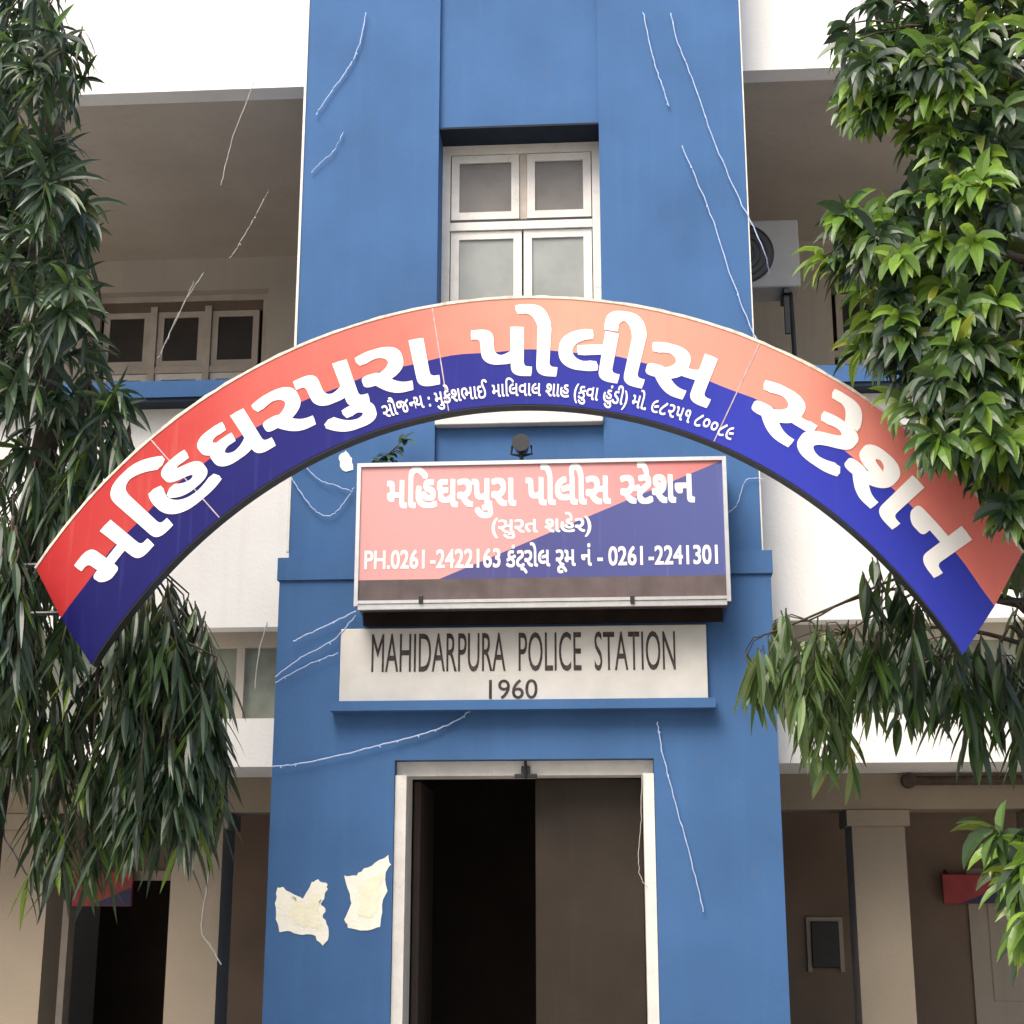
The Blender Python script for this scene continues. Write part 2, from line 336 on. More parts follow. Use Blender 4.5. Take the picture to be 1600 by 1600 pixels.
# wings
for s in (-1, 1):
    def bx(m, a, b, *r): m.box(min(s*a, s*b), max(s*a, s*b), *r)
    X1 = 9.0
    m = MB(); bx(m, TW+.002, X1, .35, .50, 6.955, 7.95); m.build('roof_parapet', WHITE, B)
    m = MB(); bx(m, TW+.002, X1, .50, 6.2, 6.985, 7.25); m.build('roof_slab', CREAM, B)
    m = MB(); bx(m, TW+.002, X1, .35, .50, 3.345, 4.76); m.build('balcony_parapet', WHITE, B)
    m = MB(); bx(m, BW+.02, X1, .20, .56, 4.762, 4.868); m.build('coping', BLUE, B)
    m = MB(); bx(m, BW+.02, X1, .21, .349, 4.735, 4.761); m.build('coping_shade_strip', SHADEB, B)  # added dark strip painting the shade on the coping underside
    m = MB(); bx(m, BW+.002, X1, .50, BACK, 3.365, 3.50); m.build('floor_slab', CREAM, B)
    m = MB(); bx(m, BW+.002, X1, .66, .70, 2.80, 3.363); JP = m.build('ventilator_panel', GREEN, B)
    m = MB(); bx(m, BW+.002, X1, .60, .659, 3.27, 3.363)
    for k in range(9): xx = 1.75+k*.8; bx(m, xx, xx+.05, .62, .659, 2.80, 3.27)
    m.build('ventilator_frame', CREAM, B)
    m = MB(); bx(m, BW+.002, X1, .35, 1.0, 2.515, 2.798); m.build('lower_fascia', WHITE, B)
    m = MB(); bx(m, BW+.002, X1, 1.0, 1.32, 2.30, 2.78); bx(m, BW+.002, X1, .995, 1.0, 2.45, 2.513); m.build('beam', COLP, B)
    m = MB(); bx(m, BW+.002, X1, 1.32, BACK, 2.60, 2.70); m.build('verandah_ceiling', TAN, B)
    for k in range(4):
        x = (1.93, 3.02, 5.2, 7.4)[k]
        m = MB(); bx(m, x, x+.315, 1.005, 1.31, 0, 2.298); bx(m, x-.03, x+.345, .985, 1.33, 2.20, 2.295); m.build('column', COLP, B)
    # back walls with openings
    up_holes = [(-3.78, -2.285, 4.9, 6.70)] if s < 0 else [(2.25, 3.75, 4.9, 6.70)]
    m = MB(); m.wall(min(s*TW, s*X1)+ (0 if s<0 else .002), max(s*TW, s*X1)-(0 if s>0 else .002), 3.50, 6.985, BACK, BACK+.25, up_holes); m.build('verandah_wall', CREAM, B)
    dn_holes = [(-3.65, -2.62, 0, 2.02)] if s < 0 else [(3.02, 4.0, 0, 2.02)]
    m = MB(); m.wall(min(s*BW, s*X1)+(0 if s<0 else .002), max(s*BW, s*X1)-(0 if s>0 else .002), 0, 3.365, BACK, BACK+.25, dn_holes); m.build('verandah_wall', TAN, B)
    m = MB(); bx(m, X1, X1+.2, .35, 6.2, 0, 7.95); m.build('end_wall', WHITE, B)
    # window on the upper floor
    x0, x1, z0, z1 = up_holes[0]
    fy = BACK+.10
    wf = MB(); wf.box(x0, x1, fy, fy+.06, z1-.05, z1); wf.box(x0, x0+.06, fy, fy+.06, z0, z1-.05); wf.box(x1-.06, x1, fy, fy+.06, z0, z1-.05)
    zs1, zs0 = at(300, 486, BACK+.1).z, at(300, 572, BACK+.1).z
    wf.box(x0+.06, x1-.06, fy, fy+.06, zs0-.055, zs0)
    xs = [x0+.06+(x1-x0-.12)*k/3 for k in range(4)]
    for k in (1, 2): wf.box(xs[k]-.028, xs[k]+.028, fy-.01, fy+.065, z0, zs1+.04)
    W2 = wf.build('window', TRIMD, B)
    MB().box(x0+.06, x1-.06, fy+.01, fy+.05, zs1+.002, z1-.05).build('transom_board', BOARD, W2)
    for k in range(3):
        sash(xs[k]+.034, xs[k+1]-.034, zs0+.004, zs1, fy+.012, .04, GLASSD, TRIMD, W2, .05)
        sash(xs[k]+.034, xs[k+1]-.034, z0, zs0-.06, fy+.012, .04, GLASSF if k != 1 else GLASSD, TRIM, W2, .05)
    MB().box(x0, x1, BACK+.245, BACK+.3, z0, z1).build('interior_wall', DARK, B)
    # ground floor doorway
    x0, x1, z0, z1 = dn_holes[0]
    dfm = MB(); dfm.box(x0, x0+.07, BACK-.02, BACK+.12, z0, z1-.07); dfm.box(x1-.07, x1, BACK-.02, BACK+.12, z0, z1-.07); dfm.box(x0, x1, BACK-.02, BACK+.12, z1-.07, z1)
    dfm.build('door_frame', TRIMD if s < 0 else CREAM, B)
    if s > 0:
        m = MB(); xc = (x0+x1)/2
        for a, b in ((x0+.073, xc-.003), (xc+.003, x1-.073)):
            m.rbox(a, b, BACK+.04, BACK+.08, .02, z1-.073, .005); m.rbox(a+.07, b-.07, BACK+.03, BACK+.05, 1.1, z1-.18, .008); m.rbox(a+.07, b-.07, BACK+.03, BACK+.05, .2, .95, .008)
        m.build('door_leaf', CREAM, B)
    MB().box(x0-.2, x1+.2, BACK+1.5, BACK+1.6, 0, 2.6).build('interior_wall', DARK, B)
m = MB(); m.box(-9, 9, 6.0, 6.2, 0, 7.2); m.build('rear_wall', WHITE, B)

# ================================================================== ARCH SIGN
AC, AY, RO, RI = (.136, 1.863), -2.5, 2.351, 1.872
def th_of(px, py): p = at(px, py, AY); return math.atan2(p.x-AC[0], p.z-AC[1])
def r_in(th): return RI+.055*min(1, abs(th)/1.13)**4
def apt(th, v, y=AY):
    ri = r_in(th); r = ri+(RO-ri)*v; return (AC[0]+r*math.sin(th), y, AC[1]+r*math.cos(th))
def end(v): return R(66-6.5*v)
A = thing('arch_sign', 'red and blue curved gate arch with large white Gujarati lettering', 'sign', (.136, AY, 0))
NS = 96
def strip(mb, v0, v1, y):
    vs = []
    for i in range(NS+1):
        for v in (v0, v1):
            th = -end(v)+2*end(v)*i/NS
            vs.append(apt(th, v+.008*math.sin(i*.9+v*40) if 0 < v < 1 else v, y))
    mb.add(vs, [(2*i, 2*i+2, 2*i+3, 2*i+1) for i in range(NS)])
VD = .505
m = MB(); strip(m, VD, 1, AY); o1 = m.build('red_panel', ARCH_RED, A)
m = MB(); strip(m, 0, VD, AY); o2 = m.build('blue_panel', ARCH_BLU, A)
# the sheet metal tray behind the vinyl: rim and back
m = MB()
vs = []; dep = .07
for i in range(NS+1):
    a0 = -end(0)+2*end(0)*i/NS; a1 = -end(1)+2*end(1)*i/NS
    vs += [apt(a0, -.012, AY+.001), apt(a1, 1.015, AY+.001), apt(a1, 1.015, AY+dep), apt(a0, -.012, AY+dep)]
fs = []
for i in range(NS):
    a, b = 4*i, 4*i+4
    fs += [(a, b, b+1, a+1), (a+1, b+1, b+2, a+2), (a+2, b+2, b+3, a+3), (a+3, b+3, b, a)]
fs += [(0, 1, 2, 3), (4*NS+3, 4*NS+2, 4*NS+1, 4*NS)]
m.add([(v[0], v[1]+.002, v[2]) for v in vs], fs); m.build('backing_tray', BLACK, A)
vs = []
for i in range(NS+1):
    a1 = -end(1)+2*end(1)*i/NS
    j = random.uniform(-.004, .006)
    vs += [apt(a1, .998, AY-.003), apt(a1, 1.022+j, AY-.003), apt(a1, 1.022+j, AY+.05), apt(a1, .998, AY+.05)]
m = MB(); m.add(vs, fs); m.build('edge_strip', EDGE, A)
m = MB()
for v in (0.2, .8): m.tube([apt(-R(58)+R(116)*i/40, v, AY+dep+.03) for i in range(41)], .02, 8)
for k in range(9):
    a = R(-56+14*k); m.tube([apt(a, .2, AY+dep+.03), apt(a, .8, AY+dep+.03)], .014, 6)
m.build('frame_pipe', BLACK, A)
for s in (-1, 1):
    m = MB(); p = apt(s*R(60), .3, AY+dep+.03)
    x = AC[0]+s*2.42
    m.tube([(x, AY+dep+.03, 0), (x, AY+dep+.03, 3.05)], .045, 12); m.tube([(x, AY+dep+.03, p[2]), p], .010, 8); q = apt(s*R(57), .8, AY+dep+.03); m.tube([(x, AY+dep+.03, q[2]), q], .010, 8)
    m.build('post', BLACK, A)
for px in (300, 688, 1176):
    a_ = th_of(px, 560 if px > 400 else 760); m = MB(); q0, q1, q2, q3 = apt(a_-.0012, 0, AY-.0015), apt(a_+.0012, 0, AY-.0015), apt(a_+.0012, 1, AY-.0015), apt(a_-.0012, 1, AY-.0015)
    m.add([q0, q1, q2, q3], [(0, 1, 2, 3)]); m.build('seam', SEAM, A)
# writing on the arch
def arch_fit(t0, t1, rb, size):
    return lambda u, v, k: (AC[0]+(rb+v*size)*math.sin(t0+(t1-t0)*u), AY-.0022-k*.00005, AC[1]+(rb+v*size)*math.cos(t0+(t1-t0)*u))
RB = 2.005; SZ = .345
for g_, p0, p1 in ((line_of(['મિહઘરપુરા']), (126, 892), (688, 595)), (line_of(['પોલીસ']), (737, 540), (1116, 612)), (line_of([HS, 'ટેશન']), (1168, 648), (1508, 872))):
    letter('lettering', g_, .027, arch_fit(th_of(*p0), th_of(*p1), RB, SZ), LETW, A)
letter('small_lettering', line_of(['સૌજ', ('ન', .15), 'ય', ' ', ':', ' ', 'મુકેશભાઈ', ' ', 'માિલવાલ', ' ', 'શાહ', ' ', '(કુવા', ' ', 'હુંડી)', ' ', 'મો.', ' ', '૯૮૨૫૧', ' ', '૮૦૦૮૯']), .014,
       arch_fit(th_of(597, 640), th_of(1150, 672), RI+.036, .092), LETW, A)

# ================================================================== LIGHT BOX SIGN
LY = -.27
a, b, c_, d_ = at(557, 727, LY), at(1137, 713, LY), at(557, 944, LY), at(1137, 943, LY)
LX0, LX1 = (a.x+c_.x)/2, (b.x+d_.x)/2; LZ1, LZ0 = (a.z+b.z)/2, (c_.z+d_.z)/2
L = thing('light_box_sign', 'faded pink and blue light box sign with phone numbers above the white plaque', 'sign', ((LX0+LX1)/2, LY, LZ0))
e = .018
m = MB(); m.rbox(LX0, LX1, LY+.004, -.002, LZ0+.002, LZ1, .004); m.build('casing', GREYST, L)
m = MB(); m.box(LX0-.004, LX0+e, LY-.010, LY+.02, LZ0, LZ1+.004); m.box(LX1-e, LX1+.004, LY-.010, LY+.02, LZ0, LZ1+.004)
m.box(LX0+e, LX1-e, LY-.010, LY+.02, LZ1-e, LZ1+.004); m.box(LX0+e, LX1-e, LY-.010, LY+.02, LZ0+.012, LZ0+.012+e)
m.box(LX0+e, LX1-e, LY-.004, LY+.02, LZ0-.02, LZ0+.010)
m.build('edge_frame', STEEL, L)
ix0, ix1, iz1 = LX0+e, LX1-e, LZ1-e; iz0 = at(800, 903, LY).z
pa = at(690, 903, LY); pb = at(1122, 724, LY); fy = LY+.002
k = (pb.z-pa.z)/(pb.x-pa.x); xr = pa.x+(iz1-pa.z)/k; xl = pa.x+(iz0-pa.z)/k; xr = min(xr, ix1)
m = MB(); m.add([(ix0, fy, iz0), (xl, fy, iz0), (xr, fy, iz1), (ix0, fy, iz1)], [(0, 1, 2, 3)]); m.build('pink_face', BOX_PINK, L)
m = MB(); m.add([(xl, fy, iz0), (ix1, fy, iz0), (ix1, fy, iz1), (xr, fy, iz1)], [(0, 1, 2, 3)]); m.build('blue_face', BOX_BLUE, L)
m = MB(); m.add([(ix0, fy, LZ0+.03), (ix1, fy, LZ0+.03), (ix1, fy, iz0), (ix0, fy, iz0)], [(0, 1, 2, 3)]); m.build('lower_strip', GREYST, L)
m = MB(); m.box(LX0+.02, LX1-.03, -.085, -.057, 3.262, 3.46); m.build('box_shade_strip', SHADEBR, L)  # added dark strip painted where the box throws its shadow on the wall
for px in (658, 988):
    m = MB()
    p = at(px, 938, LY); m.rbox(p.x-.012, p.x+.012, LY-.018, LY-.008, p.z-.02, p.z+.025, .003)
    m.build('clip', BLACK, L)
def flat_fit(p0, p1, size, y):
    return lambda u, v, k: (p0.x+(p1.x-p0.x)*u, y-k*.00005, p0.z+(p1.z-p0.z)*u+v*size)
ty = fy-.0012
letter('lettering', line_of(['મિહઘરપુરા', ' ', 'પોલીસ', ' ', HS, 'ટેશન']), .032, flat_fit(at(604, 793, LY), at(1086, 783, LY), .255, ty), LETW, L)
letter('lettering', line_of(['(સુરત', ' ', 'શહેર)']), .02, flat_fit(at(768, 833, LY), at(924, 830, LY), .125, ty), LETW, L)
letter('lettering', line_of(['PH.0261', ' ', '-2422163', ' ', 'કંટ્રોલ', ' ', 'રૂમ', ' ', 'નં', ' ', '-', ' ', '0261', ' ', '-2241301']), .022, flat_fit(at(569, 889, LY), at(1122, 880, LY), .15, ty), LETW, L)

# ================================================================== PLAQUE
P = thing('name_plaque', 'white stone plaque with black English lettering and the year 1960 above the doorway', 'sign', (0, -.04, 2.80))
m = MB(); m.rbox(-1.032, 1.03, -.075, -.041, 2.828, 3.246, .004); m.build('slab', STONE, P)
m = MB(); m.box(-1.072, 1.066, -.135, -.041, 2.772, 2.826); m.build('ledge', BLUE, P)
py_ = -.0765
SP[0] = .62
letter('lettering', line_of(['MAHIDARPURA', ' ', 'POLICE', ' ', 'STATION'], .05), .003, flat_fit(at(580, 1050, -.075), at(1056, 1046, -.075), .315, py_), LETK, P)
letter('lettering', line_of(['1960'], .05), .004, flat_fit(at(764, 1092, -.075), at(840, 1091, -.075), .155, py_), LETK, P)

# ================================================================== SMALL FIXTURES
def small_sign(px0, px1, py0, py1, Y, label, name='door_sign'):
    p, q = at(px0, py1, Y), at(px1, py0, Y)
    t = thing(name, label, 'sign', ((p.x+q.x)/2, Y, p.z))
    m = MB(); m.rbox(p.x, q.x, Y, Y+.03, p.z, q.z, .004); m.build('board', SIGNR, t)
    m = MB(); m.add([(p.x+.3*(q.x-p.x), Y-.003, p.z+.004), (q.x-.004, Y-.003, p.z+.004), (q.x-.004, Y-.003, p.z+.55*(q.z-p.z))], [(0, 1, 2)]); m.build('blue_corner', SIGNB, t)
    for k in range(2):
        m = MB()
        m.tube([(p.x+(.1+.8*k)*(q.x-p.x), Y+.02, q.z-.005), (p.x+(.1+.8*k)*(q.x-p.x), BACK, q.z+.03)], .008, 6)
        m.build('bracket', BLACK, t)
    return t
SIGNR = mat('sign_red', (.48, .05, .06), .4, .5, .2, 10); SIGNB = mat('sign_blue', (.03, .03, .14), .4, .5, .2, 10)
small_sign(1475, 1563, 1366, 1412, BACK-.10, 'small red and blue sign above the white doors under the right verandah')
small_sign(112, 208, 1362, 1416, BACK-.10, 'small red sign above the dark doorway behind the hanging leaves')
p, q = at(1270, 1512, BACK-.04), at(1310, 1440, BACK-.04)
t = thing('switch_board', 'dark rectangular switch box on the shaded wall beside the tower', 'electrical box', (p.x, BACK, p.z))
m = MB(); m.rbox(p.x, q.x, BACK-.05, BACK-.002, p.z, q.z, .006); m.build('casing', BLACK, t)
m = MB(); m.box(p.x-.03, p.x-.001, BACK-.03, BACK-.002, p.z-.03, q.z+.03); m.box(q.x+.001, q.x+.03, BACK-.03, BACK-.002, p.z-.03, q.z+.03); m.box(p.x-.001, q.x+.001, BACK-.03, BACK-.002, q.z+.001, q.z+.03); m.build('surround', CREAM, t)

# air conditioner
ay = 1.55; p, q = at(1252, 447, ay), at(1252, 342, ay)
ax0, ax1, az0, az1 = TW+.03, p.x, p.z, q.z
t = thing('air_conditioner', 'white outdoor air conditioner unit with dark fan grille beside the tower', 'air conditioner', (ax0, ay, az0))
m = MB(); m.rbox(ax0, ax1, ay, ay+.28, az0, az1, .015, 3); m.build('casing', ACW, t)
fr = (az1-az0)*.44; fc = (ax1-.20-fr*.9, (az0+az1)/2)
m = MB(); m.cyl(fc, fr, ay-.012, ay-.001, 32); m.build('fan_grille', BLACK, t)
m = MB()
for k in range(5):
    rr = fr*(k+1)/5.2; m.tube([(fc[0]+rr*math.cos(a*.2618), ay-.018, fc[1]+rr*math.sin(a*.2618)) for a in range(25)], .003, 5)
m.build('guard', BLACK, t)
for x in (ax0+.08, ax1-.1):
    m = MB()
    m.rbox(x-.02, x+.02, ay+.02, ay+.27, az0-.04, az0-.001, .003); m.rbox(x-.02, x+.02, ay+.05, ay+.08, az0-.33, az0-.041, .003)
    m.build('bracket', BLACK, t)
m = MB(); x = at(1240, 500, ay).x; m.tube([(x, ay+.1, az0-.01), (x, ay+.06, az0-.3), (x+.01, ay+.06, 4.9)], .016, 8); m.build('drain_hose', BLACK, t)

# black lamp above the light box
p = at(815, 700, -.12)
t = thing('spotlight', 'small black spotlight standing on top of the light box sign', 'lamp', (p.x, -.12, LZ1))
m = MB(); m.tube([(p.x, -.12, LZ1+.002), (p.x, -.12, LZ1+.10)], .012, 8); m.rbox(p.x-.045, p.x+.045, -.16, -.08, LZ1+.006, LZ1+.022, .004); m.build('stem', BLACK, t)
m = MB(); m.cyl((p.x, LZ1+.135), .052, -.20, -.05, 20, .035); m.build('lamp_head', BLACK, t)
m = MB(); m.tube([(p.x-.055, -.12, LZ1+.14), (p.x-.06, -.12, LZ1+.09), (p.x, -.12, LZ1+.075), (p.x+.06, -.12, LZ1+.09), (p.x+.055, -.12, LZ1+.14)], .008, 6); m.build('yoke', BLACK, t)

# pipe under the right verandah beam
m = MB(); p = at(1420, 1220, .96); m.tube([(p.x, .96, p.z), (p.x+2.6, .96, p.z)], .028, 10); m.cyl((p.x, p.z), .045, .93, .99, 12)
tag(m.build('conduit_pipe', BARK), 'rusty brown pipe running along the right verandah beam', 'pipe')

# ---- paper scraps
def scrap(pts, label, sx=.28125, ox=400, oy=1150, Y=-.044):
    P_ = [at(ox+x*sx, oy+y*sx, Y) for x, y in pts]
    poly = []
    n = len(P_)
    for i in range(n):                      # ragged torn edge
        a, b = P_[i], P_[(i+1) % n]
        for k in range(3):
            q = a.lerp(b, k/3); j = .006 if k else 0
            poly.append((q.x+random.uniform(-j, j), q.z+random.uniform(-j, j)))
    m = MB(); m.prism(poly[::-1], Y, Y+.0025)
    o = m.build('torn_paper', PAPER)
    if len(pts) > 8:
        cx = sum(q[0] for q in poly)/len(poly); cz = sum(q[1] for q in poly)/len(poly)
        in_ = [(cx+(x-cx)*random.uniform(.45, .68)+.012, cz+(z-cz)*random.uniform(.5, .68)-.01) for x, z in poly]
        m = MB(); m.prism(in_[::-1], Y-.002, Y-.0004); m.build('under_layer', PAPER2, o)
    return tag(o, label, 'paper', 'torn paper scraps on the tower')
scrap([(120,840),(150,838),(210,880),(260,905),(310,810),(345,795),(390,815),(400,850),(360,930),(385,960),(370,1010),(400,1060),(400,1130),(370,1165),(330,1110),(260,1105),(190,1085),(130,1090),(110,1020),(105,930)], 'torn pale poster scrap nearer the outer edge of the blue tower base')
scrap([(490,775),(560,775),(600,735),(660,705),(735,660),(750,715),(720,760),(730,860),(700,940),(690,1060),(620,1080),(510,1065),(490,1020),(530,930),(510,850)], 'torn pale poster scrap close to the white door frame')
scrap([(530,712),(540,704),(550,716),(552,734),(538,736),(531,728)], 'tiny pale paper flake beside the top corner of the light box', 1, 0, 0, -.004)

# ---- cables
def spline(pts, n=8):
    out = []
    for i in range(len(pts)-1):
        p0, p1, p2, p3 = pts[max(i-1, 0)], pts[i], pts[i+1], pts[min(i+2, len(pts)-1)]
        for k in range(n):
            t = k/n; out.append(.5*((2*p1)+(p2-p0)*t+(2*p0-5*p1+4*p2-p3)*t*t+(3*p1-p0-3*p2+p3)*t**3))
    out.append(pts[-1]); return out
def cable(px, label, Y=-.03, r=.0065, m=None, name='cable', bulbs=True, cat='cable', group='loose cables on the facade'):
    ys = Y if isinstance(Y, (list, tuple)) else [Y]*len(px)
    r *= .56
    pts = spline([at(x, y, yy) for (x, y), yy in zip(px, ys)])
    mb = MB(); mb.tube([p+Vector((random.gauss(0, .002), random.gauss(0, .0015), random.gauss(0, .002))) for p in pts], r, 6)
    if bulbs:                                # tiny lamp holders of an old light string
        for p in pts[3::4]:
            if random.random() < .55: continue
            dx = random.uniform(-.012, .012); mb.tube([p, p+Vector((dx, -.006, -.012))], r*1.1, 6, r*.6)
    o = mb.build(name, m or CABLE)
    return tag(o, label, cat, group)
cable([(572,20),(562,68),(545,105),(520,140),(493,180)], 'pale light string hanging at the top left of the tower', -.02)
cable([(537,205),(522,235),(500,255),(487,270)], 'short pale cable end curling near the top left tower edge', -.02, .005)
cable([(1005,20),(1015,68),(1030,120),(1045,165)], 'short pale cable hanging above the right side of the tower window', -.02)
cable([(1048,20),(1060,68),(1088,140),(1110,205),(1150,300),(1190,382),(1203,428)], 'long pale cable running down to the air conditioner', [-.02,-.02,-.02,-.02,-.02,-.02,.1])
cable([(1065,228),(1110,335),(1140,425),(1172,510),(1190,540)], 'pale cable slanting down behind the right side of the arch', -.02)
cable([(455,705),(478,730),(500,750),(520,757),(548,768)], 'upper of two pale cables looped beside the light box', -.025, .0055, bulbs=False)
cable([(455,745),(470,770),(495,800),(515,806),(532,793),(553,762)], 'pale cable sagging in a deep loop beside the light box', -.025, .006, bulbs=False)
cable([(430,1058),(470,1028),(520,1000),(556,962)], 'pale cable running up to the lower left corner of the light box', -.075, .006)
cable([(458,1002),(500,982),(556,955)], 'shorter upper cable meeting the lower left corner of the light box', -.075, .007)
cable([(430,1066),(480,1040),(528,1020)], 'lowest of the cables reaching the left end of the white plaque', -.075, .005)
cable([(425,1198),(470,1193),(540,1178),(600,1163),(660,1147),(710,1128),(742,1104)], 'pale cable rising across the tower from left edge to the plaque', -.07, .0075)
cable([(1027,1128),(1036,1180),(1058,1265),(1078,1335),(1100,1425)], 'pale cable hanging down to the right of the entrance door', -.06, .006)
cable([(396,128),(385,160),(362,220),(345,290)], 'thin wire crossing the upper left verandah opening', .3, .005, CABLEG)
cable([(420,298),(395,345),(372,385),(358,405)], 'short thin wire below the upper left verandah soffit', .3, .005, CABLEG)
cable([(318,425),(290,470),(265,520),(248,560)], 'thin wire in front of the upper left window', .3, .005, CABLEG)
cable([(303,440),(280,490),(255,545)], 'second thin wire beside the other in front of the upper left window', .3, .004, CABLEG, bulbs=False)
cable([(418,972),(405,1020),(398,1075)], 'pale cable dropping from the white balcony beside the tower', .3, .007, CABLEG, bulbs=False)
cable([(330,1260),(329,1330),(324,1380),(315,1452),(330,1480),(345,1507)], 'grey cable dangling in front of the left verandah column', .9, .009, CABLEG, bulbs=False)
cable([(-20,1270),(20,1330),(45,1372),(62,1400)], 'dark wire slanting down at the lower left corner', .5, .009, BLACK, bulbs=False)
cable([(1003,1206),(1001,1290),(998,1350),(1003,1375),(1012,1386)], 'thin pale wire hanging inside the right door jamb', -.06, .004, CABLEG, bulbs=False)
cable([(1100,745),(1125,800),(1150,790),(1165,750),(1192,748)], 'pale wire looped between the light box and right tower edge', -.02, .004, bulbs=False)
cable([(1140,950),(1155,985),(1160,1010),(1130,1020)], 'dark wire end hanging from lower right corner of the light box', -.03, .006, BLACK, bulbs=False)

# ================================================================== FOLIAGE
def leaf(mb, base, d, L, Wd, droop, nrm, n=5, fold=.35):
    d = d.normalized(); side = d.cross(nrm)
    if side.length < 1e-3: side = d.cross(Vector((1, .3, 0)))
    side.normalize(); vs = []; p = base.copy(); wv = random.uniform(-.25, .25)
    for i in range(n+1):
        t = i/n; wd = Wd*math.sin(math.pi*min(1, (t*.93+.05))**.8)*.5
        if i == n: wd = .0008
        up = side.cross(d).normalized()
        vs += [p-side*wd+up*wd*fold, p.copy(), p+side*wd+up*wd*fold]
        d = (d+Vector((0, 0, -1))*droop/n+side*wv/n).normalized()
        side = (side-d*side.dot(d)).normalized(); p = p+d*(L/n)
    fs = []
    for i in range(n):
        a = 3*i; fs += [(a, a+1, a+4, a+3), (a+1, a+2, a+5, a+4)]
    mb.add(vs, fs)
def rosette(mb, tw, c, axis, n, L, Wd, droop, slots, root=None):
    axis = axis.normalized(); e1 = axis.orthogonal().normalized(); e2 = axis.cross(e1)
    young = random.random()
    for k in range(n):
        a = k*2.4+random.uniform(-.3, .3); t = k/n
        el = R(random.uniform(-5, 30)+45*(1-t) if False else random.uniform(0, 25)+55*t)
        d = (e1*math.cos(a)+e2*math.sin(a))*math.cos(el)+axis*math.sin(el)
        mb.cur = slots(young, t)
        leaf(mb, c-axis*random.uniform(0, .05), d, L*random.uniform(.7, 1.15), Wd*random.uniform(.75, 1.2), droop*random.uniform(.6, 1.4), axis)
    b = root if root is not None else c-axis*.25
    tw.tube([b, b.lerp(c, .5)+Vector((0, 0, .015)), c], .006, 5, .003)
def hang(mb, tw, c, n, L, Wd, slots, lean=Vector((0, 0, 0))):
    """a drooping twig with long narrow pendent leaves"""
    l = random.uniform(.10, .30); d0 = Vector((random.uniform(-.3, .3), random.uniform(-.3, .3), -1))+lean
    q = c+d0.normalized()*l; tw.tube([c, q], .004, 5, .002); young = random.random()
    for k in range(n):
        t = (k+.5)/n; a = random.uniform(0, 6.283); o = Vector((math.cos(a), math.sin(a), 0))
        mb.cur = slots(young, t)
        leaf(mb, c.lerp(q, t), (o*random.uniform(.25, .75)+Vector((0, 0, -.8))+lean*.4), L*random.uniform(.7, 1.15), Wd*random.uniform(.7, 1.2), random.uniform(.2, .8), o if random.random() < .6 else -o, 5, .25)
def pick(blob):
    px, py, rx, ry, Y0, Y1 = blob
    while True:
        u, v = random.uniform(-1, 1), random.uniform(-1, 1)
        if u*u+v*v < 1: break
    return at(px+u*rx, py+v*ry, random.uniform(Y0, Y1))

def limb(mb, pts, r0, r1, n=8):
    pp = spline([Vector(p) for p in pts], 6)
    mb.tube([p+Vector((random.gauss(0, .006), random.gauss(0, .006), 0)) for p in pp], r0, n, r1)

# ---------- left tree: dark, whorled above, hanging in long strands below
p0 = at(-42, 1480, -1.45); p1 = at(20, 1000, -1.45); p2 = at(80, 600, -1.5); p3 = at(85, 200, -1.5); p4 = at(40, -130, -1.55)
TL = thing('weeping_tree', 'dark green tree with drooping narrow leaves at the left of the tower', 'tree', (p0.x, -1.45, 0))
m = MB(); limb(m, [(p0.x-.02, -1.45, 0), p0, p1, p2, p3, p4], .085, .045, 10); m.build('trunk', BARK, TL, True)
cr = MB(); tw = MB()
lslot = lambda y, t: 0 if random.random() < .80 else 1
blobsW = [((30, -70, 70, 110, -2.1, -1.0), 40), ((25, 60, 75, 110, -2.3, -1.0), 44), ((25, 180, 90, 120, -2.3, -1.0), 66), ((45, 330, 90, 120, -2.3, -1.0), 84), ((20, 470, 110, 110, -2.3, -1.0), 84), ((110, 90, 35, 60, -1.9, -1.1), 9), ((100, 600, 90, 90, -2.1, -1.2), 30), ((20, 700, 120, 120, -2.1, -1.0), 30), ((-80, 350, 120, 400, -2.2, -.8), 60)]
for bl, n in blobsW:
    hub = at(bl[0]*.6+40, bl[1]-40, -1.5)
    for _ in range(n):
        c = pick(bl); out = (c-Vector((at(90, 400, -1.5).x, -1.5, c.z+.05))); out.z = random.uniform(-.2, .5)*out.length
        if random.random() < .38: hang(cr, tw, c, 7, .22*random.uniform(.7, 1.2), .030, lslot, out*.8); continue
        k_ = random.uniform(.6, 1.25)
        rosette(cr, tw, c, out+Vector((random.gauss(0, .22), random.gauss(0, .2)-.12, random.uniform(-.25, .2))), random.randint(6, 13), .225*k_, .032*k_, random.uniform(.5, 1.8), lslot, c.lerp(hub, .45))
blobsH = [((0, 900, 40, 100, -2.9, -2.66), 40), ((255, 960, 75, 60, -2.2, -1.1), 60), ((262, 1070, 98, 100, -2.2, -1.1), 110), ((228, 1175, 102, 80, -2.1, -1.1), 80), ((318, 1160, 36, 75, -2.0, -1.2), 32), ((40, 1080, 70, 110, -2.1, -.9), 34), ((60, 940, 80, 70, -2.2, -1.2), 36), ((160, 680, 45, 60, -2.1, -1.3), 26), ((50, 820, 90, 140, -2.1, -1.2), 55), ((175, 1130, 90, 110, -2.0, -.9), 46), ((-60, 1000, 90, 200, -2.1, -.8), 40), ((85, 1260, 40, 50, -1.9, -1.2), 10), ((150, 1285, 25, 25, -1.9, -1.4), 6)]
